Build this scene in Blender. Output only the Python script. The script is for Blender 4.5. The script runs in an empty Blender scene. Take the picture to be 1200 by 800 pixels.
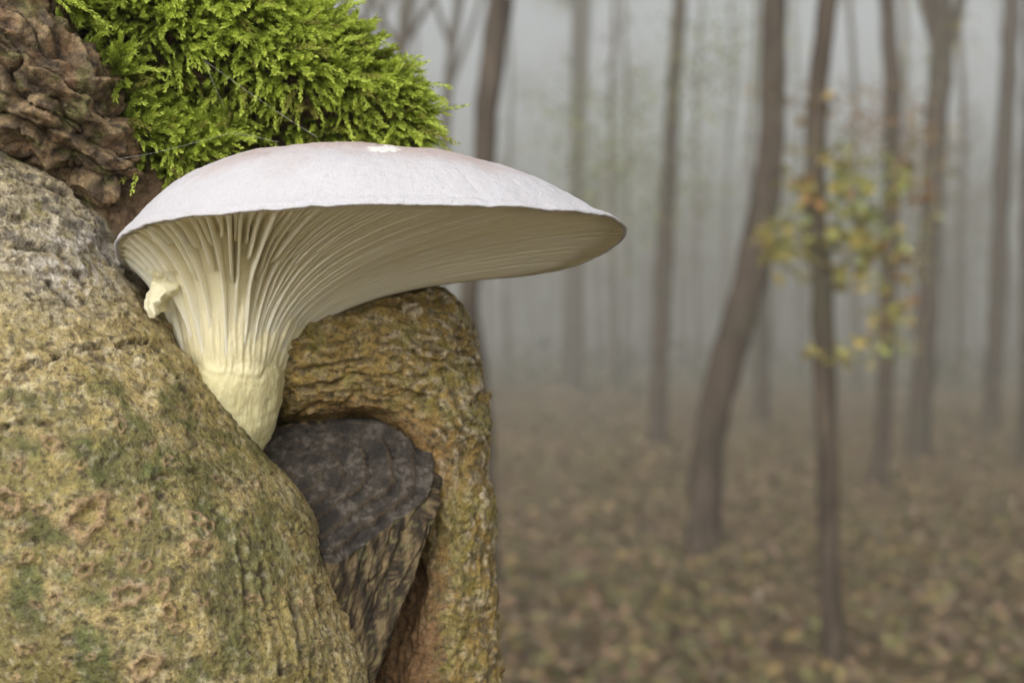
import bpy, bmesh, math, random
import numpy as np
from mathutils import Vector

# ------------------------------------------------------------------ camera, sky, sun, exposure
SC = bpy.context.scene
COL = SC.collection
H = 1.15                      # camera height above the forest floor
FPX = 1667.0                  # focal length in pixels of the 1200 px wide photograph (50 mm)
D0 = 0.40                     # distance to the mushroom
S = D0 / FPX                  # metres per small unit on the mushroom

cam_d = bpy.data.cameras.new('camera')
cam = bpy.data.objects.new('camera', cam_d)
COL.objects.link(cam)
cam.location = (0, 0, H)
cam.rotation_euler = (math.radians(90), 0, 0)
cam_d.sensor_width = 36.0
cam_d.lens = 50.0
cam_d.clip_start = 0.02
cam_d.clip_end = 500
cam_d.dof.use_dof = True
cam_d.dof.focus_distance = 0.380
cam_d.dof.aperture_fstop = 13.5
cam_d.dof.aperture_blades = 0
SC.camera = cam

SUN_EL, SUN_AZ = 25, 200      # soft sun through the fog, behind and above the camera
w = bpy.data.worlds.new('World'); SC.world = w; w.use_nodes = True
nt = w.node_tree
sky = nt.nodes.new('ShaderNodeTexSky'); sky.sky_type = 'NISHITA'; sky.sun_disc = False
sky.sun_elevation = math.radians(SUN_EL); sky.sun_rotation = math.radians(SUN_AZ)
sky.air_density = 1.0; sky.dust_density = 4.0; sky.ozone_density = 1.0
hsv = nt.nodes.new('ShaderNodeHueSaturation'); hsv.inputs['Saturation'].default_value = 0.18
bg = nt.nodes['Background']; bg.inputs['Strength'].default_value = 0.10
nt.links.new(sky.outputs[0], hsv.inputs['Color']); nt.links.new(hsv.outputs[0], bg.inputs['Color'])

sun_d = bpy.data.lights.new('sun', 'SUN'); sun_d.energy = 2.6; sun_d.angle = math.radians(75)
sun_d.color = (1.0, 0.96, 0.90)
sun = bpy.data.objects.new('sun', sun_d); COL.objects.link(sun)
_a, _e = math.radians(SUN_AZ), math.radians(SUN_EL)
_dir = Vector((math.sin(_a) * math.cos(_e), math.cos(_a) * math.cos(_e), math.sin(_e)))
sun.rotation_euler = _dir.to_track_quat('Z', 'Y').to_euler()

SC.view_settings.view_transform = 'Standard'
SC.view_settings.look = 'None'
SC.view_settings.gamma = 1.0
SC.view_settings.use_curve_mapping = False
SC.view_settings.exposure = 0.95
SC.cycles.use_denoising = True
SC.cycles.volume_bounces = 3
SC.cycles.max_bounces = 8
SC.cycles.use_adaptive_sampling = False

rng = np.random.default_rng(7)
random.seed(7)

# ------------------------------------------------------------------ numpy noise
_perm = np.random.default_rng(3).permutation(256).astype(np.int32)
_perm = np.concatenate([_perm, _perm, _perm])
_g = np.random.default_rng(4).normal(size=(256, 3)); _g /= np.linalg.norm(_g, axis=1)[:, None]
_g = _g.astype(np.float32)

def pn(p):
    """gradient noise, p (N,3) -> (N,), about -0.7 .. 0.7"""
    p = np.asarray(p, np.float32)
    i = np.floor(p).astype(np.int32); f = p - i; i &= 255
    u = f * f * f * (f * (f * 6 - 15) + 10)
    out = np.zeros(len(p), np.float32)
    for dx in (0, 1):
        wx = u[:, 0] if dx else 1 - u[:, 0]
        a = _perm[i[:, 0] + dx]
        for dy in (0, 1):
            wy = wx * (u[:, 1] if dy else 1 - u[:, 1])
            b = _perm[a + i[:, 1] + dy]
            for dz in (0, 1):
                h = _perm[b + i[:, 2] + dz]
                g = _g[h]
                d = g[:, 0] * (f[:, 0] - dx) + g[:, 1] * (f[:, 1] - dy) + g[:, 2] * (f[:, 2] - dz)
                out += wy * (u[:, 2] if dz else 1 - u[:, 2]) * d
    return out * 1.5

def fbm(p, octv=4, gain=0.5, lac=2.03):
    p = np.asarray(p, np.float32); s = np.zeros(len(p), np.float32); a = 1.0
    for k in range(octv):
        s += a * pn(p + 17.3 * k); p = p * lac; a *= gain
    return s

def sstep(a, b, x):
    t = np.clip((x - a) / (b - a), 0, 1); return t * t * (3 - 2 * t)

def W(px, py, Y):
    """picture position at depth Y (small units behind the mushroom plane) -> small units"""
    k = 1 + Y / FPX
    return np.array([(px - 600) * k, Y, (400 - py) * k], float)

def world(v):
    v = np.asarray(v, float)
    return v * S + np.array([0, D0, H])

def far(px, py, d):
    return np.array([(px - 600) / FPX * d, d, H + (400 - py) / FPX * d])

# ------------------------------------------------------------------ object helpers
def mesh_obj(name, verts, faces, mat, parent=None, smooth=True, attrs=None, cols=None):
    me = bpy.data.meshes.new(name)
    verts = np.asarray(verts, np.float32)
    if isinstance(faces, np.ndarray):
        n = faces.shape[1]
        me.vertices.add(len(verts)); me.vertices.foreach_set('co', verts.ravel())
        me.loops.add(faces.size); me.loops.foreach_set('vertex_index', faces.astype(np.int32).ravel())
        me.polygons.add(len(faces))
        me.polygons.foreach_set('loop_start', (np.arange(len(faces)) * n).astype(np.int32))
        me.update(calc_edges=True)
    else:
        me.from_pydata([tuple(v) for v in verts], [], faces)
    me.validate()
    if smooth:
        me.polygons.foreach_set('use_smooth', np.ones(len(me.polygons), bool))
    for k, v in (attrs or {}).items():
        at = me.attributes.new(k, 'FLOAT', 'POINT'); at.data.foreach_set('value', np.asarray(v, np.float32))
    for k, v in (cols or {}).items():
        at = me.attributes.new(k, 'FLOAT_COLOR', 'POINT')
        c = np.ones((len(verts), 4), np.float32); c[:, :3] = v
        at.data.foreach_set('color', c.ravel())
    me.materials.append(mat)
    o = bpy.data.objects.new(name, me); COL.objects.link(o)
    if parent is not None:
        o.parent = parent
        o.matrix_parent_inverse = parent.matrix_basis.inverted()
    return o

def tag(o, label=None, cat=None, group=None, kind=None):
    if label: o['label'] = label
    if cat: o['category'] = cat
    if group: o['group'] = group
    if kind: o['kind'] = kind
    return o

def empty(name, loc, label, cat, group=None):
    o = bpy.data.objects.new(name, None); COL.objects.link(o); o.location = tuple(loc)
    o.empty_display_size = 0.05
    bpy.context.view_layer.update()
    return tag(o, label, cat, group)

def grid_faces(nu, nv, close_v=False):
    i = np.arange(nu - 1)[:, None]; j = np.arange(nv if close_v else nv - 1)[None, :]
    j2 = (j + 1) % nv
    return np.stack([i * nv + j + 0 * i, i * nv + j2, (i + 1) * nv + j2, (i + 1) * nv + j], -1).reshape(-1, 4)

def vnormals(v, f):
    n = np.zeros_like(v)
    if f.shape[1] == 4:
        fn = np.cross(v[f[:, 2]] - v[f[:, 0]], v[f[:, 3]] - v[f[:, 1]])
    else:
        fn = np.cross(v[f[:, 1]] - v[f[:, 0]], v[f[:, 2]] - v[f[:, 0]])
    for k in range(f.shape[1]):
        np.add.at(n, f[:, k], fn)
    return n / (np.linalg.norm(n, axis=1)[:, None] + 1e-9)

def catmull(P, n, closed=False):
    P = np.asarray(P, float); m = len(P)
    seg = m if closed else m - 1
    t = np.linspace(0, seg, n, endpoint=not closed)
    i = np.minimum(t.astype(int), seg - 1); f = (t - i)[:, None]
    g = (lambda k: P[k % m]) if closed else (lambda k: P[np.clip(k, 0, m - 1)])
    a, b, c, d = g(i - 1), g(i), g(i + 1), g(i + 2)
    return 0.5 * (2 * b + (c - a) * f + (2 * a - 5 * b + 4 * c - d) * f ** 2 + (3 * b - a - 3 * c + d) * f ** 3)

# ------------------------------------------------------------------ node helpers
class NT:
    def __init__(self, name):
        self.m = bpy.data.materials.new(name); self.m.use_nodes = True
        self.t = self.m.node_tree; self.b = self.t.nodes['Principled BSDF']
        self.tc = self.t.nodes.new('ShaderNodeTexCoord')
    def link(self, a, b): self.t.links.new(a, b)
    def set(self, sock, v):
        if hasattr(v, 'is_linked') or isinstance(v, bpy.types.NodeSocket): self.link(v, sock)
        else: sock.default_value = v
    def noise(self, scale, detail=4, rough=0.55, stretch=None, dist=0.0, vec=None):
        n = self.t.nodes.new('ShaderNodeTexNoise')
        n.inputs['Scale'].default_value = scale; n.inputs['Detail'].default_value = detail
        n.inputs['Roughness'].default_value = rough; n.inputs['Distortion'].default_value = dist
        v = vec or self.tc.outputs['Object']
        if stretch:
            mp = self.t.nodes.new('ShaderNodeMapping'); mp.inputs['Scale'].default_value = stretch
            self.link(v, mp.inputs['Vector']); v = mp.outputs[0]
        self.link(v, n.inputs['Vector']); return n.outputs['Fac']
    def voronoi(self, scale, feature='F1', out='Distance', stretch=None):
        n = self.t.nodes.new('ShaderNodeTexVoronoi'); n.feature = feature
        n.inputs['Scale'].default_value = scale
        v = self.tc.outputs['Object']
        if stretch:
            mp = self.t.nodes.new('ShaderNodeMapping'); mp.inputs['Scale'].default_value = stretch
            self.link(v, mp.inputs['Vector']); v = mp.outputs[0]
        self.link(v, n.inputs['Vector']); return n.outputs[out]
    def ramp(self, fac, stops):
        r = self.t.nodes.new('ShaderNodeValToRGB'); e = r.color_ramp.elements
        while len(e) < len(stops): e.new(0.5)
        for q, (p, c) in zip(e, stops):
            q.position = p
            q.color = (c, c, c, 1) if isinstance(c, (int, float)) else (*c, 1)
        self.link(fac, r.inputs[0]); return r.outputs[0]
    def mix(self, fac, a, b, mode='MIX'):
        n = self.t.nodes.new('ShaderNodeMix'); n.data_type = 'RGBA'; n.blend_type = mode
        for q, v in ((0, fac), (6, a), (7, b)):
            s = n.inputs[q]
            if isinstance(v, bpy.types.NodeSocket): self.link(v, s)
            elif isinstance(v, (int, float)): s.default_value = v if q == 0 else (v, v, v, 1)
            else: s.default_value = (*v, 1)
        return n.outputs[2]
    def math(self, op, a, b=0.0):
        n = self.t.nodes.new('ShaderNodeMath'); n.operation = op
        for s, v in ((n.inputs[0], a), (n.inputs[1], b)):
            if isinstance(v, bpy.types.NodeSocket): self.link(v, s)
            else: s.default_value = v
        return n.outputs[0]
    def attr(self, name, out='Fac'):
        n = self.t.nodes.new('ShaderNodeAttribute'); n.attribute_name = name; return n.outputs[out]
    def bump(self, h, strength, dist, prev=None):
        n = self.t.nodes.new('ShaderNodeBump'); n.inputs['Strength'].default_value = strength
        n.inputs['Distance'].default_value = dist; self.link(h, n.inputs['Height'])
        if prev is not None: self.link(prev, n.inputs['Normal'])
        return n.outputs[0]
    def done(self, color=None, rough=0.8, normal=None, spec=0.3, sss=0.0, sssr=(1, .6, .3), ssss=0.003):
        b = self.b
        if color is not None:
            if isinstance(color, bpy.types.NodeSocket): self.link(color, b.inputs['Base Color'])
            else: b.inputs['Base Color'].default_value = (*color, 1)
        if isinstance(rough, bpy.types.NodeSocket): self.link(rough, b.inputs['Roughness'])
        else: b.inputs['Roughness'].default_value = rough
        b.inputs['Specular IOR Level'].default_value = spec
        if normal is not None: self.link(normal, b.inputs['Normal'])
        if sss:
            b.inputs['Subsurface Weight'].default_value = sss
            b.inputs['Subsurface Radius'].default_value = sssr
            b.inputs['Subsurface Scale'].default_value = ssss
        return self.m

# ================================================================== forest floor
def ground_z(x, y):
    x = np.asarray(x, float).ravel(); y = np.asarray(y, float).ravel()
    p = np.stack([x, y, 0 * x], 1)
    return -0.06 + 0.05 * pn(p * 0.22) + 0.04 * pn(p * 0.7 + 9) + 0.012 * pn(p * 3.1 + 4)

m = NT('leaf_litter_soil')
c = m.ramp(m.noise(5.0, 8, 0.7), [(0.3, (0.12, 0.085, 0.052)), (0.5, (0.19, 0.14, 0.085)), (0.62, (0.23, 0.165, 0.095)), (0.75, (0.17, 0.15, 0.07))])
c = m.mix(m.ramp(m.noise(0.7, 3), [(0.4, 0.0), (0.62, 0.6)]), c, (0.11, 0.105, 0.055))
M_SOIL = m.done(c, 0.95, m.bump(m.noise(22, 6, 0.7), 0.8, 0.03), 0.15)

# one sheet: fine near the camera, coarse far off
gx = np.sign(np.linspace(-1, 1, 301)) * np.abs(np.linspace(-1, 1, 301)) ** 1.9 * 140
gy = np.concatenate([-100 + 97 * np.linspace(0, 1, 40) ** .6, -2 + np.linspace(0, 1, 300) ** 1.9 * 180])
GX, GY = np.meshgrid(gx, gy, indexing='ij')
gv = np.stack([GX.ravel(), GY.ravel(), ground_z(GX, GY)], 1)
ground = mesh_obj('ground', gv, grid_faces(len(gx), len(gy))[:, ::-1], M_SOIL)
tag(ground, kind='structure')

# leaf colours are leaf by leaf
def leaf_cloud(name, pos, nrm, size, colr, mat, parent=None, curl=0.25):
    """many small pointed leaves: six-vertex blades folded along the rib"""
    n = len(pos)
    nrm = nrm / (np.linalg.norm(nrm, axis=1)[:, None] + 1e-9)
    a = rng.normal(size=(n, 3)); a -= (a * nrm).sum(1)[:, None] * nrm
    a /= np.linalg.norm(a, axis=1)[:, None]; b = np.cross(nrm, a)
    L = size[:, None]
    wd = (0.30 + 0.12 * rng.random((n, 1)))
    cu = curl * rng.normal(1, .5, (n, 1))
    base = pos - a * L * .5
    pts = np.stack([base, base + a * L * .35 + b * L * wd + nrm * L * cu * .5, base + a * L * .35 - b * L * wd + nrm * L * cu * .5,
                    base + a * L * .45 - nrm * L * cu * .1,
                    base + a * L * .75 + b * L * wd * .6 + nrm * L * cu * .4, base + a * L * .75 - b * L * wd * .6 + nrm * L * cu * .4,
                    base + a * L + nrm * L * cu * .2], 1).reshape(-1, 3)
    k = np.arange(n)[:, None] * 7
    tr = np.array([[0, 3, 1], [0, 2, 3], [1, 3, 4], [3, 2, 5], [3, 6, 4], [3, 5, 6]])
    f = (k[:, :, None] + tr[None]).reshape(-1, 3)
    return mesh_obj(name, pts, f, mat, parent, False, cols={'tint': np.repeat(colr, 7, 0)})

def leaf_mat(name, rough=0.6, trans=0.25):
    m = NT(name)
    c = m.attr('tint', 'Color')
    c = m.mix(m.ramp(m.noise(90, 3), [(0.35, 0.0), (0.7, 0.5)]), c, m.mix(1.0, c, (0.55, 0.45, 0.35), 'MULTIPLY'))
    m.done(c, rough, None, 0.3)
    tr = m.t.nodes.new('ShaderNodeBsdfTranslucent'); m.link(c, tr.inputs['Color'])
    mx = m.t.nodes.new('ShaderNodeMixShader'); mx.inputs[0].default_value = trans
    m.link(m.b.outputs[0], mx.inputs[1]); m.link(tr.outputs[0], mx.inputs[2])
    m.link(mx.outputs[0], m.t.nodes['Material Output'].inputs['Surface'])
    return m.m
M_LITTER = leaf_mat('dead_leaf', 0.7, 0.1)
M_LEAF = leaf_mat('living_leaf', 0.5, 0.35)

def pick(pal, n, var=0.25):
    pal = np.array(pal); c = pal[rng.integers(0, len(pal), n)]
    return np.clip(c * (1 + var * rng.normal(size=(n, 1))), 0.005, 1)

N = 80000
dd = 2.2 + 34 * rng.random(N) ** 1.7; an = rng.uniform(-0.55, 0.62, N)
lx, ly = dd * np.sin(an), dd * np.cos(an)
pp = np.stack([lx, ly, ground_z(lx, ly) + 0.012 + 0.03 * rng.random(N)], 1)
nn = np.stack([rng.normal(0, .45, N), rng.normal(0, .45, N), np.ones(N)], 1)
litter_pal = [(0.24, 0.165, 0.10), (0.29, 0.21, 0.125), (0.20, 0.135, 0.09), (0.26, 0.165, 0.11), (0.33, 0.25, 0.13), (0.19, 0.14, 0.105), (0.25, 0.20, 0.145), (0.21, 0.20, 0.09)]
litter = leaf_cloud('leaf_litter', pp, nn, 0.024 + 0.036 * rng.random(N) + 0.0014 * dd, pick(litter_pal, N, .13), M_LITTER)
tag(litter, 'brown and ochre fallen leaves covering the forest floor', 'leaf litter', kind='stuff')

# low green and ochre undergrowth scattered over the floor
N = 6500
cx = rng.uniform(-0.5, .6, 260); cd = 3.5 + 24 * rng.random(260) ** 1.3
k = rng.integers(0, 260, N)
an = cx[k] + rng.normal(0, .22, N) / cd[k]; dd = cd[k] + rng.normal(0, .25, N)
lx, ly = dd * np.sin(an), dd * np.cos(an)
pp = np.stack([lx, ly, ground_z(lx, ly) + 0.03 + 0.16 * rng.random(N) ** 1.5], 1)
nn = np.stack([rng.normal(0, .5, N), rng.normal(0, .5, N), np.ones(N)], 1)
under = leaf_cloud('undergrowth', pp, nn, 0.04 + 0.05 * rng.random(N),
                   pick([(0.20, 0.19, 0.08), (0.25, 0.21, 0.09), (0.27, 0.20, 0.09), (0.17, 0.17, 0.08)], N), M_LEAF)
tag(under, 'low green and ochre undergrowth among fallen leaves', 'undergrowth', kind='stuff')

# ================================================================== background trees
m = NT('forest_bark')
n1 = m.noise(9, 6, 0.65, stretch=(3, 3, 0.5))
c = m.ramp(n1, [(0.3, (0.030, 0.022, 0.017)), (0.55, (0.085, 0.062, 0.046)), (0.75, (0.13, 0.10, 0.075))])
c = m.mix(m.ramp(m.noise(2.0, 3), [(0.5, 0.0), (0.7, 0.5)]), c, (0.075, 0.075, 0.045))
M_FBARK = m.done(c, 0.95, m.bump(n1, 0.9, 0.02), 0.15)

def tube(P, R, seg=12, rough=0.0, seed=0.0):
    """tapered tube along a polyline"""
    P = np.asarray(P, float); R = np.asarray(R, float); n = len(P)
    T = np.gradient(P, axis=0); T /= np.linalg.norm(T, axis=1)[:, None] + 1e-12
    ref = np.array([0.31, 0.95, 0.05]) if abs(T[0][1]) < 0.8 else np.array([1.0, 0.1, 0.1])
    U = np.cross(T, ref); U /= np.linalg.norm(U, axis=1)[:, None] + 1e-12
    V = np.cross(T, U)
    a = np.linspace(0, 2 * np.pi, seg, endpoint=False)
    ring = U[:, None] * np.cos(a)[None, :, None] + V[:, None] * np.sin(a)[None, :, None]
    v = P[:, None] + ring * R[:, None, None]
    if rough:
        q = v.reshape(-1, 3) / (R.mean() * 1.5) + seed
        q[:, 2] *= 0.35
        v = v + ring * (R[:, None, None] * rough * pn(q).reshape(n, seg, 1))
    f = grid_faces(n, seg, True).tolist()
    f.append(list(range(seg))[::-1]); f.append([(n - 1) * seg + k for k in range(seg)])
    return v.reshape(-1, 3), f

def join(parts):
    V, F, o = [], [], 0
    for v, f in parts:
        V.append(v); F += [[i + o for i in q] for q in f]; o += len(v)
    return np.concatenate(V), F

leaf_pal = [(0.16, 0.17, 0.045), (0.22, 0.20, 0.05), (0.12, 0.15, 0.05), (0.30, 0.19, 0.05), (0.26, 0.13, 0.05)]
def forest_tree(pts, d, widths, label, group=None, height=11.0, leaves=1500, pal=leaf_pal, low=(), seed=0, forks=(), name='forest_tree', vis_limbs=0, near=True):
    r = random.Random(seed)
    P = np.array([far(x, y, d) for x, y in pts])[::-1]                  # bottom to top
    Rr = np.array(widths, float)[::-1] / FPX * d / 2 * .84
    base = P[0].copy()
    gz = float(ground_z(base[0], base[1])[0])
    P[0, 2] = gz - 0.05
    # continue above the picture
    dirn = (P[-1] - P[max(0, len(P) - 3)]); dirn /= np.linalg.norm(dirn); dirn = dirn * np.array([.5, .5, 1])
    top = P[-1]; k = 1
    ext, er = [], []
    while top[2] + k * 0.9 < height:
        ext.append(top + dirn * 0.9 * k + np.array([r.gauss(0, .06), r.gauss(0, .06), 0]) * k ** .5); er.append(Rr[-1] * max(.12, 1 - k * 0.9 / (height - top[2] + .5))); k += 1
    if ext: P = np.vstack([P, ext]); Rr = np.concatenate([Rr, er])
    P[1:-1, 1] += np.array([r.gauss(0, .03) for _ in range(len(P) - 2)])
    n = 14 * len(P)
    C = catmull(P, n); RR = np.interp(np.linspace(0, 1, n), np.linspace(0, 1, len(Rr)), Rr)
    hgt = C[:, 2] - gz
    RR = RR * (1 + 0.45 * np.exp(-np.maximum(hgt, 0) / 0.09))           # root flare
    t = empty(name, (base[0], base[1], gz), label, 'tree', group)
    mesh_obj('trunk', *tube(C, RR, 16, 0.22, seed * 3.1), M_FBARK, t)
    limbs, tips, twigs = [], [], []
    nl = vis_limbs + 6
    for q in range(nl):
        i = int(n * (r.uniform(min(.85, max(.5, (len(pts) + .6) / len(P))), .98) if q < 6 else r.uniform(.3, .7)))
        az = r.uniform(0, 6.283); L = r.uniform(.8, 2.2) * (1.15 - i / n) * (1 if q < 6 else .7) + .3
        p0 = C[i]; pl = [p0]
        dv = np.array([math.cos(az), math.sin(az), r.uniform(.3, 1.0)]); dv /= np.linalg.norm(dv)
        for s_ in range(1, 6):
            pl.append(pl[-1] + dv * L / 5); dv = dv + np.array([r.gauss(0, .16), r.gauss(0, .16), r.gauss(.05, .12)]); dv /= np.linalg.norm(dv)
        limbs.append(tube(pl, np.linspace(min(RR[i] * .45, .05), .006, 6), 6))
        tips += pl[2:]
        for s_ in range(2):
            p1 = pl[r.randint(2, 4)]; dw = np.array([r.gauss(0, 1), r.gauss(0, 1), r.uniform(0, 1)]); dw /= np.linalg.norm(dw)
            tw = [p1, p1 + dw * L * .2, p1 + dw * L * .38 + np.array([0, 0, .04])]
            twigs.append(tube(tw, [.012, .008, .003], 5)); tips += tw[1:]
    for f0, f1 in forks:                                                # forks seen in the photograph
        a0, a1 = far(*f0, d), far(*f1, d)
        e = a1 + (a1 - a0) * 2.5 + np.array([0, .3, .6])
        limbs.append(tube(catmull([a0, a1, e], 12), np.linspace(Rr[len(pts) - 1] * .75, .015, 12), 9, .1, seed)); tips.append(e)
    if near:
        for v_, f_ in limbs: mesh_obj('limb', v_, f_, M_FBARK, t)
        if twigs: mesh_obj('twigs', *join(twigs), M_FBARK, t)['kind'] = 'stuff'
    elif limbs: mesh_obj('branches', *join(limbs + twigs), M_FBARK, t)['kind'] = 'stuff'
    if leaves:
        tips = np.array(tips); k = rng.integers(0, len(tips), leaves)
        pos = tips[k] + rng.normal(0, 1, (leaves, 3)) * np.array([.32, .32, .24])
        lc = [pos]; cc = [pick(pal, leaves)]
        sz = [0.05 + 0.05 * rng.random(leaves)]
        for (px, py, rad, cnt, lp) in low:                              # leaf sprays in view
            cnt = int(cnt * 2.4); rad = rad * 1.25
            p = far(px, py, d) + np.clip(rng.normal(0, 1, (cnt, 3)), -2, 2) * rad / FPX * d * np.array([1, .8, .8])
            lc.append(p); cc.append(pick(lp, cnt)); sz.append(0.035 + 0.04 * rng.random(cnt))
        pos = np.concatenate(lc)
        nr = rng.normal(0, .6, (len(pos), 3)) + np.array([0, 0, 1])
        leaf_cloud('crown', pos, nr, np.concatenate(sz), np.concatenate(cc), M_LEAF, t)
    return t

def dist_of(py): return H * FPX / (py - 400)
GRN = [(0.32, 0.37, 0.12), (0.27, 0.33, 0.11), (0.40, 0.42, 0.16)]
YEL = [(0.50, 0.40, 0.11), (0.44, 0.38, 0.12), (0.36, 0.36, 0.12)]
ORG = [(0.42, 0.24, 0.10), (0.36, 0.21, 0.09), (0.38, 0.29, 0.13)]

forest_tree([(592, -60), (584, 20), (572, 110), (566, 200), (555, 300), (550, 360), (558, 430), (566, 520), (568, 640)], 7.0,
            [36, 36, 34, 30, 28, 27, 29, 31, 36], 'dark slender tree half hidden behind the mossy trunk and the mushroom', seed=1, leaves=900)
forest_tree([(912, -60), (908, 0), (906, 100), (903, 190), (888, 290), (862, 390), (838, 470), (828, 560), (823, 640)], dist_of(640),
            [34, 34, 34, 38, 46, 48, 48, 46, 44], 'curved brown tree leaning over, the thickest trunk in the fog', seed=2, leaves=1200,
            low=[(905, 110, 10, 14, ORG), (920, 275, 14, 20, YEL), (903, 290, 10, 10, GRN)])
forest_tree([(972, -60), (968, 0), (958, 110), (955, 250), (961, 330), (967, 430), (970, 560), (975, 680), (981, 768)], dist_of(768),
            [28, 28, 28, 29, 31, 31, 30, 29, 28], 'slim straight dark tree with yellow and orange leaf sprays on its stem', seed=3, leaves=900,
            low=[(965, 262, 24, 34, YEL + GRN), (1002, 285, 20, 30, GRN + YEL), (935, 300, 20, 18, YEL), (972, 415, 10, 12, YEL), (955, 125, 11, 9, ORG), (985, 210, 24, 20, GRN + YEL),
                 (1015, 235, 20, 16, GRN), (945, 225, 18, 14, ORG + YEL), (905, 280, 12, 12, YEL), (1060, 215, 14, 9, ORG), (1045, 300, 14, 10, YEL + ORG), (1040, 360, 12, 9, ORG + YEL), (1030, 400, 12, 8, GRN + YEL), (1000, 330, 14, 8, YEL), (968, 180, 14, 8, YEL)], height=7.5)
forest_tree([(1040, -60), (1042, 0), (1046, 100), (1045, 220), (1042, 330), (1038, 430), (1032, 520), (1027, 566)], dist_of(566),
            [22, 22, 23, 24, 24, 23, 22, 22], 'thin grey tree with russet leaves beside the slim straight tree', seed=4, leaves=1300,
            low=[(1040, 150, 26, 90, ORG), (1050, 200, 28, 90, ORG + GRN), (1040, 280, 24, 70, GRN + YEL), (1038, 370, 14, 40, ORG), (1045, 405, 12, 26, YEL), (1015, 140, 20, 36, ORG), (1070, 160, 20, 30, ORG)], height=9)
forest_tree([(1104, 60), (1100, 110), (1095, 180), (1089, 300), (1085, 400), (1081, 470), (1077, 530)], dist_of(530),
            [32, 31, 30, 30, 30, 30, 31], 'grey tree forking in two in the fog behind the russet-leaved tree', seed=5, leaves=1600,
            forks=[((1104, 70), (1080, -10)), ((1104, 70), (1128, -10))], low=[(1095, 45, 22, 60, YEL)], height=8.5)
forest_tree([(1188, -60), (1186, 0), (1180, 120), (1174, 250), (1168, 370), (1160, 500)], dist_of(500),
            [24, 24, 24, 25, 25, 24], 'pale grey straight tree far off in the fog, right of the forked tree', seed=6, leaves=1500)
forest_tree([(1212, -60), (1210, 60), (1206, 250), (1204, 400), (1203, 540)], dist_of(540),
            [22, 22, 22, 22, 24], 'grey trunk cut off by the edge beyond the pale straight tree', seed=7, leaves=900)
forest_tree([(800, -60), (796, 20), (788, 140), (782, 250), (776, 360), (773, 430), (770, 512)], dist_of(512),
            [20, 20, 21, 24, 25, 25, 25], 'fog-grey tree with pale green leaves between the mushroom and the curved tree', seed=8, leaves=2200, pal=GRN,
            low=[(720, 170, 42, 260, GRN), (780, 130, 46, 260, GRN), (840, 70, 36, 200, GRN), (700, 205, 30, 160, GRN), (770, 250, 34, 130, GRN), (650, 120, 26, 80, GRN), (860, 30, 30, 110, GRN)])
forest_tree([(688, -60), (684, 40), (678, 160), (672, 290), (668, 380), (667, 448)], dist_of(448),
            [18, 18, 20, 22, 23, 24], 'faint tree deep in the fog just past the mushroom cap tip', seed=9, leaves=1800, pal=GRN)
forest_tree([(902, -60), (900, 60), (897, 200), (895, 330), (893, 420), (892, 487)], dist_of(487),
            [18, 18, 19, 20, 21, 22], 'pale thin tree standing directly behind the curved tree', seed=10, leaves=1500)
forest_tree([(486, -60), (480, 0), (470, 60), (462, 150), (455, 300), (452, 528)], 15.0,
            [15, 15, 16, 17, 18, 20], 'grey tree showing just above the moss on the trunk', seed=11, leaves=900,
            forks=[((470, 60), (435, -10)), ((474, 50), (515, -20)), ((465, 110), (415, 30))])
forest_tree([(440, -60), (432, 0), (420, 70), (408, 180), (400, 330), (398, 500)], 19.0,
            [12, 12, 13, 14, 15, 17], 'thin pale tree behind the moss edge with bare forking branches', seed=12, leaves=700,
            forks=[((426, 40), (395, -30)), ((420, 70), (462, -10))])
forest_tree([(545, -60), (538, 0), (526, 90), (520, 200), (516, 330), (514, 490)], 21.0,
            [13, 13, 14, 15, 16, 17], 'thin pale tree beside the half-hidden dark tree above the cap', seed=13, leaves=900,
            forks=[((530, 60), (500, -30)), ((524, 110), (560, 10))])
# trunks fading out between the named ones
NAMED = [(470, 'the tree above moss'), (570, 'the half-hidden dark tree'), (668, 'the faint deep-fog tree'), (773, 'the pale-green-leaved tree'),
         (840, 'the curved tree'), (968, 'the slim straight tree'), (1040, 'the russet-leaved tree'), (1085, 'the forked tree'), (1168, 'the pale straight tree')]
def far_label(px):
    lo = [n for p, n in NAMED if p <= px]; hi = [n for p, n in NAMED if p > px]
    if not lo: return 'slender far trunk in the fog behind the mossy trunk', 'far trunks behind the mossy trunk'
    if not hi: return 'slender far trunk in the fog beyond ' + lo[-1], 'far trunks beyond ' + lo[-1]
    return 'far trunk in fog between %s and %s' % (lo[-1], hi[0]), 'far trunks between %s and %s' % (lo[-1], hi[0])
spots = []
r = random.Random(21)
for q in range(20):
    for tries in range(40):
        d = r.uniform(34, 62); px = r.uniform(380, 1290)
        if all(abs(px - a) > 9 for a, b in spots): break
    spots.append((px, d))
for q, (px, d) in enumerate(spots):
    by = 400 + H * FPX / d; lean = r.gauss(0, 14); wd = r.uniform(.16, .34) / d * FPX
    pts = [(px + lean * (1 - t_) + r.gauss(0, 3), -70 + (by + 70) * t_) for t_ in np.linspace(0, 1, 7)]
    forest_tree(pts, d, list(np.linspace(wd * .75, wd, 7)), *far_label(px), seed=40 + q, leaves=900, height=r.uniform(9, 13), vis_limbs=6, near=False)

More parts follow.
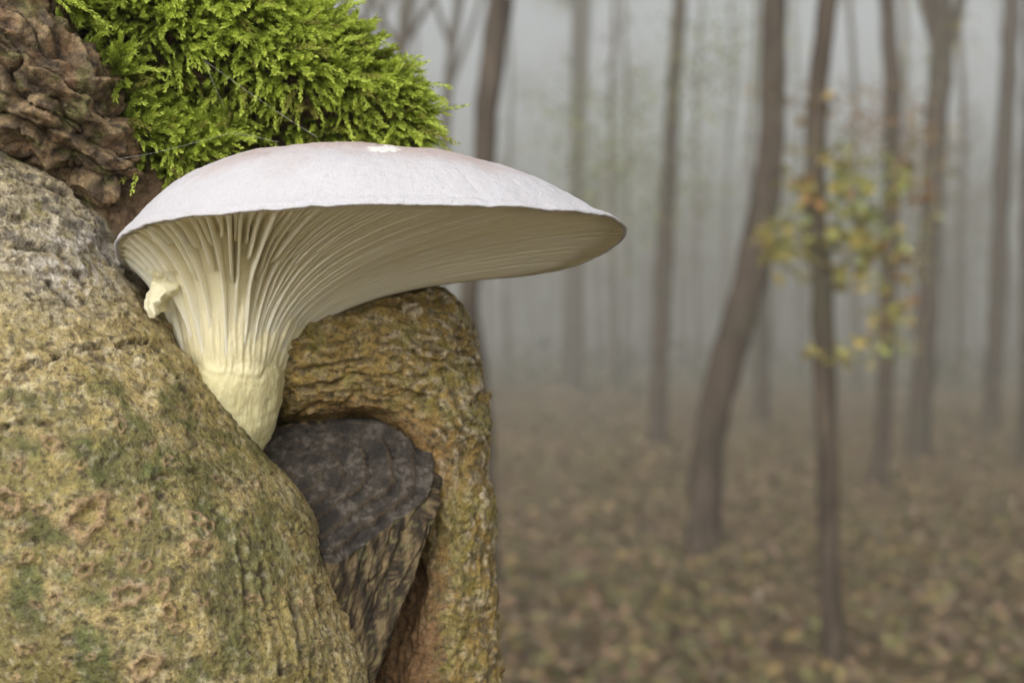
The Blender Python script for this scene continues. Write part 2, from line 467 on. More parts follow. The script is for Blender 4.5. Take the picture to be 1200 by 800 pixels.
# the wood beyond, one mass of stems and twigs
parts_, tp = [], []
for q in range(220):
    d = r.uniform(64, 120); a = r.uniform(-.5, .62); x0, y0 = d * math.sin(a), d * math.cos(a)
    z0 = float(ground_z(x0, y0)[0]); hh = r.uniform(9, 13.5); rd = r.uniform(.10, .24); lx_ = r.gauss(0, .9)
    P = np.array([[x0 + lx_ * t_ ** 1.5 + r.gauss(0, .08), y0, z0 - .1 + hh * t_] for t_ in np.linspace(0, 1, 7)])
    parts_.append(tube(P, np.linspace(rd, .03, 7), 6))
    for b_ in range(6):
        p = P[r.randint(2, 5)]; az = r.uniform(0, 6.28); e = p + np.array([math.cos(az), math.sin(az), r.uniform(.3, 1.1)]) * r.uniform(1, 2.4)
        parts_.append(tube([p, (p + e) / 2 + np.array([0, 0, .1]), e], [.05, .035, .01], 4)); tp += [e, (p + e) / 2]
wood = mesh_obj('far_woodland', *join(parts_), M_FBARK)
tag(wood, 'grey mass of distant tree stems dissolving in the fog', 'woodland', kind='stuff')
tp = np.array(tp); k = rng.integers(0, len(tp), 26000)
pos = tp[k] + rng.normal(0, .6, (26000, 3)); pos[:, 2] = np.minimum(pos[:, 2], 14.2)
leaf_cloud('foliage', pos, rng.normal(0, .6, (26000, 3)) + np.array([0, 0, 1]), 0.2 + .2 * rng.random(26000), pick(leaf_pal, 26000), M_LEAF, wood)['kind'] = 'stuff'
N = 9000
dd = 30 + 85 * rng.random(N); an = rng.uniform(-.5, .62, N); lx, ly = dd * np.sin(an), dd * np.cos(an)
pos = np.stack([lx, ly, ground_z(lx, ly) + .1 + 1.1 * rng.random(N) ** 2], 1)
sh = leaf_cloud('far_scrub', pos, rng.normal(0, .6, (N, 3)) + np.array([0, 0, .6]), 0.14 + .16 * rng.random(N), pick([(0.11, 0.11, 0.05), (0.15, 0.11, 0.06), (0.08, 0.09, 0.045)], N), M_LEAF)
tag(sh, 'low scrub on the forest floor under the distant trees', 'scrub', kind='stuff')

# ================================================================== the old trunk (implicit surface)
def seg(p, a, b, ra, rb):
    a = np.asarray(a, np.float32); b = np.asarray(b, np.float32); ba = b - a
    h = np.zeros(p[0].shape, np.float32)
    for k in range(3): h = h + (p[k] - a[k]) * ba[k]
    h = np.clip(h / float(ba @ ba), 0, 1)
    d = np.zeros(p[0].shape, np.float32)
    for k in range(3): d = d + (p[k] - a[k] - h * ba[k]) ** 2
    return np.sqrt(d) - (ra + (rb - ra) * h)

def smin(a, b, k):
    h = np.clip(0.5 + 0.5 * (b - a) / k, 0, 1)
    return b + (a - b) * h - k * h * (1 - h)

def chain(p, L, k=18):
    d = None
    for (a, ra), (b, rb) in zip(L[:-1], L[1:]):
        s_ = seg(p, a, b, ra, rb)
        d = s_ if d is None else smin(d, s_, k)
    return d

LOBE = [(W(-90, 372, 60), 236), (W(61, 604, 20), 236), (W(150, 718, 20), 236), (W(192, 830, 20), 234), (W(205, 1100, 40), 230)]
RIDGE = [(W(-70, 5, 10), 128), (W(58, 112, 10), 72), (W(122, 190, 40), 44)]
ARCH = [(W(240, 400, 150), 82), (W(370, 416, 150), 80), (W(450, 420, 150), 78), (W(486, 408, 160), 80), (W(512, 490, 155), 64),
        (W(524, 590, 155), 57), (W(521, 700, 165), 66), (W(508, 860, 180), 92), (W(490, 1100, 200), 110)]
BODY = [(W(20, -330, 390), 230), (W(110, 0, 360), 240), (W(200, 420, 440), 275), (W(215, 700, 450), 275), (W(220, 1150, 430), 300)]
SHELF = [(W(60, -60, 240), 170), (W(205, 30, 210), 118), (W(340, 98, 195), 66), (W(452, 138, 190), 42)]
BACKF = [(W(330, 420, 330), 140), (W(400, 700, 330), 150), (W(400, 1100, 330), 170)]
UPPER = [(W(80, 210, 130), 100), (W(300, 270, 220), 120), (W(452, 268, 225), 108)]

VX = 5.0
ax = [np.arange(-1000, 45, VX, dtype=np.float32), np.arange(-260, 760, VX, dtype=np.float32), np.arange(-600, 560, VX, dtype=np.float32)]
gp = [ax[0][:, None, None], ax[1][None, :, None], ax[2][None, None, :]]
F = smin(chain(gp, BODY, 40), chain(gp, LOBE, 30), 30)
F = smin(F, chain(gp, BACKF, 40), 50)
F = smin(F, chain(gp, UPPER, 40), 50)
F = smin(F, chain(gp, ARCH, 22), 14)
F = smin(F, chain(gp, SHELF, 40), 40)
F = smin(F, chain(gp, RIDGE, 18), 6)
# pocket behind the stem and around the old stub
pocket = chain(gp, [(W(330, 540, 120), 50), (W(425, 560, 100), 70), (W(440, 680, 110), 55), (W(440, 800, 90), 40)], 20)
F = -smin(-F, pocket, 16)
for a_, s_ in ((0, 0), (0, -1), (1, 0), (1, -1), (2, 0), (2, -1)):
    idx = [slice(None)] * 3; idx[a_] = s_; F[tuple(idx)] = np.maximum(F[tuple(idx)], 1.0)

def surface_nets(F, ax):
    ins = F < 0
    c = np.zeros(tuple(n - 1 for n in F.shape), np.int8)
    for i in (0, 1):
        for j in (0, 1):
            for k in (0, 1):
                c += ins[i:F.shape[0] - 1 + i, j:F.shape[1] - 1 + j, k:F.shape[2] - 1 + k]
    act = (c > 0) & (c < 8)
    ci = np.argwhere(act); idx = -np.ones(act.shape, np.int64); idx[act] = np.arange(len(ci))
    acc = np.zeros((len(ci), 3)); cnt = np.zeros(len(ci))
    for axis in range(3):
        o = [k for k in range(3) if k != axis]
        for a in (0, 1):
            for b in (0, 1):
                p0 = ci.copy(); p0[:, o[0]] += a; p0[:, o[1]] += b
                p1 = p0.copy(); p1[:, axis] += 1
                f0 = F[tuple(p0.T)]; f1 = F[tuple(p1.T)]
                x = (f0 < 0) != (f1 < 0)
                t = np.where(x, f0 / np.where(x, f0 - f1, 1), 0)
                q = p0.astype(float); q[:, axis] += t
                acc[x] += q[x]; cnt[x] += 1
    v = acc / cnt[:, None]
    h = ax[0][1] - ax[0][0]
    v = v * h + np.array([ax[0][0], ax[1][0], ax[2][0]])
    quads = []
    for axis in range(3):
        o = [(axis + 1) % 3, (axis + 2) % 3]
        sl0 = [slice(None)] * 3; sl1 = [slice(None)] * 3
        sl0[axis] = slice(0, -1); sl1[axis] = slice(1, None)
        e = np.argwhere(ins[tuple(sl0)] != ins[tuple(sl1)])
        e = e[(e[:, o[0]] > 0) & (e[:, o[1]] > 0) & (e[:, o[0]] < F.shape[o[0]] - 1) & (e[:, o[1]] < F.shape[o[1]] - 1)]
        flip = ins[tuple(e.T)]
        def g(a, b):
            q = e.copy(); q[:, o[0]] += a; q[:, o[1]] += b; return idx[tuple(q.T)]
        q = np.stack([g(-1, -1), g(0, -1), g(0, 0), g(-1, 0)], 1)
        q[~flip] = q[~flip][:, ::-1]
        quads.append(q)
    return v, np.concatenate(quads)

TV, TF = surface_nets(F, ax)
del F, pocket

def subdivide(v, f, sel):
    """split the selected quads in four"""
    fs, fk = f[sel], f[~sel]
    e = np.stack([fs, np.roll(fs, -1, 1)], -1).reshape(-1, 2); e.sort(1)
    key = e[:, 0] * len(v) + e[:, 1]
    uk, inv = np.unique(key, return_inverse=True)
    em = (v[uk // len(v)] + v[uk % len(v)]) / 2
    ei = (len(v) + inv).reshape(-1, 4)
    ci = len(v) + len(uk) + np.arange(len(fs))
    nv = np.concatenate([v, em, v[fs].mean(1)])
    q = [np.stack([fs[:, k], ei[:, k], ci, ei[:, k - 1]], 1) for k in range(4)]
    return nv, np.concatenate([fk] + q)

def proj(v):
    k = FPX / (FPX + v[:, 1]); return 600 + v[:, 0] * k, 400 - v[:, 2] * k

# relax the cell steps, then refine what faces the clearing
def relax(v, f, n=2):
    for _ in range(n):
        acc = np.zeros_like(v); cnt = np.zeros(len(v))
        for k in range(4):
            np.add.at(acc, f[:, k], v[f[:, k - 1]]); np.add.at(cnt, f[:, k], 1)
        v = v + 0.5 * (acc / cnt[:, None] - v)
    return v
TV = relax(TV, TF)
nrm = vnormals(TV, TF)
px, py = proj(TV)
view = TV + np.array([0, FPX, 0]); fac = -(nrm * view).sum(1) / np.linalg.norm(view, axis=1)
near = (TV[:, 1] < 330) & (fac > -0.45) & (px > -40) & (px < 640) & (py > -40) & (py < 840)
TV, TF = subdivide(TV, TF, near[TF].all(1))
TV = relax(TV, TF, 1)
nrm = vnormals(TV, TF); px, py = proj(TV)
pts3 = [TV[:, 0].astype(np.float32), TV[:, 1].astype(np.float32), TV[:, 2].astype(np.float32)]
dL, dR, dA, dS, dB, dU = (chain(pts3, q) for q in (LOBE, RIDGE, ARCH, SHELF, BODY, UPPER))
dmin = np.minimum.reduce([dL, dA, dS, dB, dU])
mR = sstep(16, -4, dR - np.minimum(dmin, 40)) * (dR < 22)
mL = sstep(14, -14, dL - np.minimum.reduce([dA, dS, dB, dU])) * (1 - mR)
mA = sstep(14, -14, dA - np.minimum.reduce([dL, dS, dB])) * (1 - mR)
mS = sstep(20, -20, dS - np.minimum.reduce([dL, dA])) * (1 - mR)

# --- relief
disp = np.zeros(len(TV), np.float32)
disp += 9 * fbm(TV / 150, 2) * (1 - mR)
disp += mL * (3.2 * fbm(TV / 34 + 5, 3) + 1.1 * fbm(TV / 8, 3))
pit = fbm(TV / np.array([11, 11, 8]) + 31, 2)
pits = sstep(0.42, 0.62, pit) * mL
disp -= 1.7 * pits * sstep(-.2, .3, fbm(TV / 90 + 6, 2))
pit2 = fbm(TV / np.array([26, 26, 18]) + 77, 2)
pits2 = sstep(0.48, 0.62, pit2) * mL
disp -= 2.2 * pits2 * sstep(-.1, .3, fbm(TV / 110 + 16, 2))
# rough flaking on the upper, weathered part of the lobe
up = mL * sstep(520, 330, py)
flake = fbm(np.stack([TV[:, 0] / 46, TV[:, 1] / 46, TV[:, 2] / 20], 1) + 3, 3)
disp += up * 3.6 * sstep(-0.1, 0.14, flake)
# lenticels and little scars, raised rims around a dent
wart = np.zeros(len(TV), np.float32)
rr_ = random.Random(5)
WARTS = [(101, 606, 21), (165, 592, 8), (170, 606, 5), (154, 616, 6), (230, 608, 8), (231, 641, 9), (150, 697, 14), (100, 668, 8), (190, 688, 8), (80, 655, 6), (170, 664, 6),
         (49, 597, 7), (24, 619, 5), (197, 716, 8), (32, 652, 6), (145, 655, 6), (246, 618, 6), (206, 735, 6), (120, 640, 5), (64, 700, 6), (140, 500, 6), (60, 520, 8),
         (95, 545, 5), (195, 540, 5), (255, 560, 4), (20, 545, 6), (170, 780, 14), (30, 760, 7), (10, 585, 12), (290, 620, 4), (300, 700, 5), (330, 690, 4)]
for q in range(34): WARTS.append((rr_.uniform(0, 380), rr_.uniform(430, 800), rr_.uniform(2.5, 5)))
for (wx, wy, wr) in WARTS:
    q = np.where((np.abs(px - wx) < 2.6 * wr) & (np.abs(py - wy) < 2.6 * wr) & (mL > .5) & (TV[:, 1] < 120))[0]
    if not len(q): continue
    th = np.arctan2(py[q] - wy, px[q] - wx)
    d_ = np.hypot(px[q] - wx, (py[q] - wy) * 1.15) / wr * (1 + .22 * np.sin(th * 2 + wx) + .12 * np.sin(th * 5 + wy))
    ring = np.exp(-((d_ - 1) / .38) ** 2); dent = np.exp(-(d_ / .55) ** 2)
    disp[q] += min(wr, 13) * (.55 * ring - .35 * dent) * rr_.uniform(.6, 1.2); wart[q] = np.maximum(wart[q], ring * .9)
# long cracks
crack = np.zeros(len(TV), np.float32)
CR = [[(-20, 452), (20, 434), (70, 418), (120, 406), (170, 404)], [(-20, 505), (30, 496), (60, 500)], [(60, 335), (95, 360), (130, 372)], [(285, 640), (292, 680), (290, 740)],
      [(310, 660), (318, 720), (330, 790)], [(345, 700), (352, 760), (360, 820)], [(375, 690), (388, 750), (400, 810)], [(180, 560), (240, 552), (280, 575)], [(-10, 215), (50, 222), (105, 250)], [(20, 290), (70, 300), (100, 330)]]
for L in CR:
    L = catmull(np.array(L, float), 40)
    q = np.where((px > L[:, 0].min() - 20) & (px < L[:, 0].max() + 20) & (py > L[:, 1].min() - 20) & (py < L[:, 1].max() + 20) & (mL > .5) & (TV[:, 1] < 150))[0]
    wob = 5 * pn(TV[q] / 14)
    dm = np.full(len(q), 99.0)
    for (lx_, ly_) in L: dm = np.minimum(dm, np.hypot(px[q] - lx_ + wob, py[q] - ly_ + wob))
    g_ = np.exp(-(dm / 3.2) ** 2) * sstep(-.35, .1, pn(TV[q] / 22 + 8))
    disp[q] -= 5.5 * g_; disp[q] += 2.5 * np.exp(-((dm - 7) / 4) ** 2); crack[q] = np.maximum(crack[q], g_)
fq = np.stack([(TV[:, 0] * .8 - TV[:, 2] * .6) / 34, (TV[:, 0] * .6 + TV[:, 2] * .8) / 11, TV[:, 1] / 24], 1)
fiss = sstep(.05, .0, np.abs(pn(fq + .4 * pn(TV / 15)[:, None]))) * sstep(.0, .3, fbm(TV / 55 + 70, 2)) * mL
disp -= 2.6 * fiss
# fibrous lower right flank of the lobe
fl = mL * sstep(300, 400, px) * sstep(600, 680, py)
disp += fl * 4 * fbm(np.stack([TV[:, 0] / 9, TV[:, 1] / 9, TV[:, 2] / 70], 1), 3)
# wrinkled folds of the far callus: they run along the arch
din = np.hypot((px - 420) / 1.0, (py - 610) / 1.05)
run = fbm(TV / 60 + 2, 3)
fold = (np.sin(din / 3.2 + 6.5 * run) * .55 + np.sin(din / 1.7 + 8 * run + 1) * .3) * (.35 + .9 * sstep(-.3, .35, fbm(TV / 30 + 44, 2)))
inner = mA * sstep(150, 100, din)
topA = mA * sstep(560, 470, py)
disp += topA * (4.6 * fold + 4.5 * fbm(TV / np.array([26, 26, 11]), 4) - 3.5 * sstep(.06, 0, np.abs(pn(TV / np.array([34, 34, 12]) + 71)))) * (1 - inner * .6)
side = mA * (1 - sstep(560, 470, py))
disp += side * (5 * fbm(np.stack([TV[:, 0] / 18, TV[:, 1] / 18, TV[:, 2] / 40], 1), 3) + 2 * fbm(TV / 7, 2))
# shaggy bark plates of the ridge: overlapping ledges
dd_ = (px * 0.56 - py * 0.83)
warp = fbm(TV / 70 + 11, 3)
lay = (dd_ + 30 * warp) / 38.0
saw = lay - np.floor(lay)
ledge = np.where(saw < .74, (saw / .74) ** 1.3, sstep(1, .74, saw))
al = TV[:, 0] * .83 - TV[:, 2] * .56; ac = -TV[:, 0] * .56 - TV[:, 2] * .83
q3 = np.stack([al, ac, TV[:, 1]], 1)
disp += mR * (19 * (ledge - .45) + 8 * fbm(q3 / np.array([55, 20, 30]), 3) + 3.2 * fbm(q3 / np.array([26, 13, 22]) + 5, 3) + 2.0 * fbm(TV / 6, 2) - 7 * np.abs(pn(q3 / np.array([46, 11, 20]) + 15)) - 4 * np.abs(pn(q3 / np.array([24, 6, 12]) + 25)) + 3)
gap = mR * (sstep(.10, .0, saw) + sstep(.93, 1., saw))
disp -= 4 * gap
cr2 = np.abs(pn(q3 / np.array([60, 30, 40]) + 50)); gap2 = mR * sstep(.06, .0, cr2); disp -= 8 * gap2
disp += mS * 5 * fbm(TV / 24, 3)
rest = np.clip(1 - mL - mA - mR - mS, 0, 1)
disp += rest * 5 * fbm(TV / np.array([20, 20, 36]), 3)
TV = TV + nrm * disp[:, None]

# --- bark colour: cork, algae, lichen, dead outer skin; darker creases; light painted on the lobe
def mixc(c, col, k):
    return c * (1 - k[:, None]) + np.array(col) * k[:, None]
n1 = fbm(TV / 120 + 1, 3); n2 = fbm(TV / 38 + 7, 3); n3 = fbm(TV / 13 + 3, 3); n4 = fbm(TV / 6 + 13, 2)
c = np.tile(np.array([0.42, 0.33, 0.145]), (len(TV), 1))
c = mixc(c, (0.56, 0.48, 0.30), sstep(.05, .4, n3))
c = mixc(c, (0.33, 0.235, 0.075), sstep(.1, .45, n2) * .7)
alg = mL * sstep(400, 560, py + 90 * n2) * sstep(430, 260, px + 90 * n2)
c = mixc(c, (0.165, 0.15, 0.038), alg * sstep(-.6, .15, n1 + .6 * n3) * .9)
c = mixc(c, (0.10, 0.125, 0.038), alg * sstep(-.3, .35, n2 + .3 * n1) * .8)
c = mixc(c, (0.34, 0.27, 0.09), mL * sstep(.05, .4, fbm(TV / 80 + 40, 3)) * .6)
tl = mL * sstep(430, 250, py)
c = mixc(c, (0.50, 0.45, 0.36), tl * .55)
c = mixc(c, (0.66, 0.62, 0.58), mL * np.exp(-(((px - 95) / 80) ** 2 + ((py - 305) / 42) ** 2)) * sstep(-.4, .2, n3) * .9)  # whitish patch: light from above painted onto the top of the lobe
c = mixc(c, (0.17, 0.15, 0.13), tl * sstep(.18, .34, fbm(TV / np.array([30, 30, 17]) + 60, 3)) * .85)
c = mixc(c, (0.20, 0.17, 0.05), tl * sstep(.25, .45, fbm(TV / 22 + 90, 3)) * .7)
c = mixc(c, (0.08, 0.06, 0.035), np.clip(pits * .8 + pits2 * .6 + crack * .85 + fiss * .7, 0, 1))
c = mixc(c, (0.14, 0.125, 0.04), alg * sstep(-.1, .45, fbm(TV / 70 + 33, 3)) * .6)  # lower lobe darkened again: olive algae, with its shade put into the colour
c = mixc(c, (0.62, 0.55, 0.40), mL * sstep(.3, .5, fbm(TV / 10 + 23, 2)) * .3)
c = mixc(c, (0.44, 0.29, 0.17), wart * .75)
c = mixc(c, (0.09, 0.07, 0.045), mL * sstep(.38, .5, n4) * .6)
# arch
ca = np.tile(np.array([0.31, 0.215, 0.062]), (len(TV), 1))
ca = mixc(ca, (0.50, 0.43, 0.31), sstep(-.2, .3, n3 + .5 * n2 + .35 * np.clip(fold, -1, 1)) * (.35 + .65 * sstep(400, 530, px + .3 * (400 - py))))
ca = mixc(ca, (0.13, 0.095, 0.03), sstep(.0, .4, -fold + n3) * .75)
ca = mixc(ca, (0.07, 0.05, 0.025), sstep(.06, 0, np.abs(pn(TV / np.array([34, 34, 12]) + 71))) * .7)
ca = mixc(ca, (0.22, 0.19, 0.035), sstep(.0, .4, n2) * .6)
ca = mixc(ca, (0.20, 0.105, 0.05), sstep(600, 690, py + 50 * n2) * sstep(535, 495, px + 30 * n3) * .85)
ca = mixc(ca, (0.24, 0.13, 0.05), sstep(160, 110, din + 20 * n3) * sstep(620, 520, py) * .6)
ca = mixc(ca, (0.05, 0.04, 0.025), sstep(.3, .5, n4) * .55)
c = c * (1 - mA[:, None]) + ca * mA[:, None]
cr_ = np.tile(np.array([0.14, 0.095, 0.05]), (len(TV), 1))
cr_ = mixc(cr_, (0.24, 0.145, 0.075), sstep(.0, .35, n2) * .8)
cr_ = mixc(cr_, (0.36, 0.26, 0.14), sstep(.45, .85, saw + .4 * n3) * .7)
cr_ = mixc(cr_, (0.06, 0.042, 0.028), sstep(.22, .45, np.abs(pn(q3 / np.array([46, 11, 20]) + 15))) * .7)
cr_ = mixc(cr_, (0.05, 0.035, 0.025), np.clip(gap + gap2 + .7 * sstep(.2, .45, n4), 0, 1) * .8)
cr_ = mixc(cr_, (0.14, 0.14, 0.04), sstep(.2, .4, fbm(TV / 30 + 20, 2)) * .6)
c = c * (1 - mR[:, None]) + cr_ * mR[:, None]
cs = mixc(np.tile(np.array([0.085, 0.06, 0.035]), (len(TV), 1)), (0.17, 0.11, 0.06), sstep(0, .4, n3))
c = c * (1 - mS[:, None]) + cs * mS[:, None]
cb = mixc(np.tile(np.array([0.16, 0.10, 0.055]), (len(TV), 1)), (0.26, 0.17, 0.10), sstep(0, .4, n3))
c = c * (1 - rest[:, None]) + cb * rest[:, None]

m = NT('old_tree_bark')
col = m.attr('tint', 'Color')
fine = m.noise(1400, 5, 0.65)
col = m.mix(0.75, col, m.ramp(fine, [(0.30, (0.50, 0.46, 0.42)), (0.5, (1.0, 1.0, 1.0)), (0.7, (1.35, 1.33, 1.3))]), 'MULTIPLY')
spots_ = m.ramp(m.voronoi(900), [(0.10, 1.0), (0.22, 0.0)])
sel_ = m.ramp(m.noise(260, 2), [(0.50, 0.0), (0.60, 0.75)])
col = m.mix(m.math('MULTIPLY', spots_, sel_), col, (0.05, 0.04, 0.028))
mid = m.noise(520, 4, 0.65)
col = m.mix(0.7, col, m.ramp(mid, [(0.36, (0.22, 0.19, 0.15)), (0.45, (0.85, 0.83, 0.80)), (0.56, (1.0, 1.0, 1.0)), (0.68, (1.5, 1.48, 1.44))]), 'MULTIPLY')
bmp = m.bump(mid, 0.7, 0.0014)
bmp = m.bump(fine, 0.8, 0.0007, bmp)
M_BARK = m.done(col, m.ramp(m.noise(300, 2), [(0.3, 0.45), (0.7, 0.75)]), bmp, 0.5)

base_w = np.array([world(W(215, 800, 430))[0], world(W(215, 800, 430))[1]])
tree = empty('old_tree', (base_w[0], base_w[1], float(ground_z(*base_w)[0])),
             'gnarled old tree trunk with pale swollen bark rolled round a hollow', 'tree')
mesh_obj('trunk', world(TV), TF, M_BARK, tree, cols={'tint': c})

# the trunk carries on to the ground and up into the fog, out of the picture
pl = catmull([world(W(215, 760, 330)), world(W(210, 1500, 420)), world(W(200, 2900, 470)), np.array([base_w[0], base_w[1] + .02, -0.08])], 40)
lv, lf = tube(pl, np.interp(np.linspace(0, 1, 40), [0, .3, .75, 1], [.075, .098, .115, .19]), 40, .12, 3.0)
tl_ = np.tile(np.array([0.30, 0.24, 0.13]), (len(lv), 1)) * (1 + .5 * fbm(lv * 40, 3)[:, None])
mesh_obj('trunk_base', lv, lf, M_BARK, tree, cols={'tint': np.clip(tl_, .02, 1)})
pl = catmull([world(W(60, 60, 400)), world(W(-20, -330, 430)), world(W(-300, -1600, 700)), world(W(-700, -4500, 1500)), world(W(-1000, -9000, 2500))], 60)
uv_, uf = tube(pl, np.linspace(.056, .03, 60), 32, .12, 9.0)
tu_ = np.tile(np.array([0.14, 0.11, 0.07]), (len(uv_), 1)) * (1 + .5 * fbm(uv_ * 40, 3)[:, None])
mesh_obj('leader_stem', uv_, uf, M_BARK, tree, cols={'tint': np.clip(tu_, .02, 1)})

# ------------------------------------------------------------------ old branch stub inside the hollow
OUT = [(300, 545, 68), (308, 512, 108), (340, 495, 128), (390, 491, 136), (440, 491, 136), (486, 498, 124), (502, 518, 106), (508, 546, 86), (504, 574, 70),
       (482, 598, 58), (454, 616, 46), (424, 640, 30), (394, 660, 12), (372, 648, 10), (346, 610, 22), (318, 572, 44)]
NA = 260
O3 = catmull([W(*q) for q in OUT], NA, True)
C3 = W(322, 562, 74)
rings, tags = [], []
ang0 = np.arange(NA) / NA
NR = 70
nf = np.cross(W(440, 491, 136) - W(394, 660, 12), W(508, 546, 86) - W(318, 572, 44)); nf /= np.linalg.norm(nf)
if nf[2] < 0: nf = -nf
for q in range(NR):
    t_ = (q + 1) / NR
    P_ = C3 + (O3 - C3) * t_
    wv = t_ * 6.6 + .22 * fbm(P_ / 45, 3) + .15
    rg = (wv - np.floor(wv))
    rad_ = sstep(.05, 0, np.abs(pn(np.stack([ang0 * 30, np.full(NA, t_ * 1.2), np.full(NA, 7.)], 1)))) * sstep(.25, .5, t_) * sstep(0, .3, fbm(P_ / 40 + 3, 2))
    h = 8.5 * rg ** 1.3 * sstep(.15, .5, t_ + 0 * rg) - 5 * sstep(.85, 1, t_)
    h = h - 5 * rad_ + 1.9 * fbm(np.stack([P_[:, 0] / 24, P_[:, 1] / 9, P_[:, 2] / 20], 1), 3)
    h = h + 4 * fbm(P_ / 70 + 4, 2)
    rings.append(P_ + nf * h[:, None]); tags.append(np.stack([rg, np.zeros(NA)], 1))
dn = W(440, 800, 40) - W(507, 560, 78)
ang = np.arange(NA) / NA
cen0 = O3.mean(0)
outd = O3 - cen0; outd -= np.outer(outd @ nf, nf); outd /= np.linalg.norm(outd, axis=1)[:, None]
collar = sstep(480, 500, proj(O3)[0]) * sstep(520, 545, proj(O3)[1])      # the thicker bark skin on the right edge
for q in range(1, 70):
    t_ = (q / 69) ** 1.2
    P_ = O3 * (1 - .16 * t_) + cen0 * .16 * t_ + dn * t_
    step = collar * 17 * sstep(.07, .09, t_ + 0 * ang) * (1 - .5 * t_) - collar * 5 * np.exp(-((t_ - .05) / .02) ** 2)
    fib = 5.5 * fbm(np.stack([ang * 46 + .8 * t_ * np.sin(ang * 40), np.full(NA, t_ * 1.6), np.zeros(NA)], 1) + 3, 3) * sstep(0, .06, t_)
    fib += 2 * fbm(P_ / 9, 2)
    fib -= 7 * sstep(.09, 0, np.abs(pn(np.stack([ang * 22, np.full(NA, t_ * 1.1), np.ones(NA)], 1)))) * sstep(.02, .15, t_)
    rings.append(P_ + outd * (step + fib)[:, None]); tags.append(np.stack([np.full(NA, .5), np.ones(NA)], 1))
SV = np.concatenate([C3[None] + nf * 2] + rings); SA = np.concatenate([np.zeros((1, 2))] + tags)
nrg = len(rings)
sf = (grid_faces(nrg, NA, True) + 1).tolist() + [[0, 1 + (k + 1) % NA, 1 + k] for k in range(NA)]
n1 = fbm(SV / 30, 3); n2 = fbm(SV / 9 + 3, 3); n3 = fbm(np.stack([SV[:, 0] / 7, SV[:, 1] / 7, SV[:, 2] / 60], 1), 3)
ct = mixc(np.tile(np.array([0.052, 0.044, 0.037]), (len(SV), 1)), (0.115, 0.10, 0.085), sstep(0, .45, n2 + .5 * n1))
ct = mixc(ct, (0.024, 0.021, 0.019), sstep(.0, .4, -n1 + .4 * n2) * .7)
ct = mixc(ct, (0.11, 0.075, 0.04), sstep(.8, 1, SA[:, 0]) * .6)
cs = mixc(np.tile(np.array([0.075, 0.053, 0.032]), (len(SV), 1)), (0.21, 0.155, 0.085), sstep(.0, .45, n3))
cs = mixc(cs, (0.035, 0.028, 0.02), sstep(.0, .35, -n3 + .3 * n1))
cs = mixc(cs, (0.24, 0.23, 0.10), sstep(.35, .55, n2) * .5)
cst = ct * (1 - SA[:, 1:]) + cs * SA[:, 1:]
m = NT('weathered_stub_wood')
col = m.attr('tint', 'Color')
fine = m.noise(1100, 5, 0.7, stretch=(1, 1, 0.45))
col = m.mix(0.8, col, m.ramp(fine, [(0.30, (0.45, 0.45, 0.45)), (0.5, (1, 1, 1)), (0.7, (1.4, 1.38, 1.35))]), 'MULTIPLY')
M_STUB = m.done(col, 0.85, m.bump(fine, 0.8, 0.0012), 0.3)
stub = mesh_obj('branch_stub', world(SV), [list(q) for q in sf], M_STUB, tree, cols={'tint': cst})
stub['label'] = 'dark grey weathered branch stub with growth rings in the hollow'

# ================================================================== the mushroom
RIM = [(137, 292, 0), (142, 277, -48), (165, 265, -92), (205, 256, -130), (260, 249, -162), (330, 244, -190), (405, 240, -202), (485, 238, -200), (560, 241, -188),
       (640, 244, -155), (690, 249, -110), (720, 257, -55), (732, 268, 0), (724, 284, 46), (694, 303, 92), (640, 318, 130), (560, 328, 165), (480, 336, 188),
       (400, 340, 195), (330, 340, 185), (260, 338, 160), (205, 334, 125), (165, 322, 85), (144, 308, 42)]
NT_ = 720
RIMP = catmull([W(*q) for q in RIM], NT_, True)
wob = np.arange(NT_) / NT_ * 2 * np.pi
RIMP[:, 2] += .7 * np.sin(wob * 9 + 1) + .4 * np.sin(wob * 23) + 1.1 * pn(RIMP / 22) + .7 * pn(RIMP / 8)
APX = W(440, 166, 5); APX[2] = 226
MUSH = empty('mushroom', world(W(292, 528, 80)), 'pale cream mushroom with broad pinkish-white cap and long gills', 'mushroom')

# cap skin
rows = []
cosx = np.clip((RIMP[:, 0] - APX[0]) / 300, -1, 1)
kexp = 3.05 - 1.05 * cosx
NRr = 80
for q in range(NRr):
    t_ = (q / (NRr - 1)) ** 1.35
    f = 1 - (1 - t_) ** kexp
    bead = 3.6 * np.exp(-((t_ - .012) / .02) ** 2)                     # rounded margin
    P_ = RIMP + (APX - RIMP) * t_
    P_[:, 2] = RIMP[:, 2] + (APX[2] - RIMP[:, 2]) * f
    out = RIMP - APX; out[:, 2] = 0; out /= np.linalg.norm(out, axis=1)[:, None]
    P_ += out * (bead * .9 - .5)[..., None] if np.ndim(bead) else out * (bead * .9 - .5)
    P_[:, 2] += bead * .3
    fade = sstep(0, .25, t_) * (1 - sstep(.7, 1, t_) * .4)
    P_[:, 2] += fade * 3.0 * fbm(np.stack([P_[:, 0], P_[:, 1], 0 * P_[:, 0]], 1) / 95, 2)
    gm = np.exp(-((t_ - .075) / .035) ** 2) * np.exp(-((wob - 2 * np.pi * 11.6 / 24) / .16) ** 2)   # shallow dent behind the tip
    P_[:, 2] -= 9 * gm
    rows.append(P_)
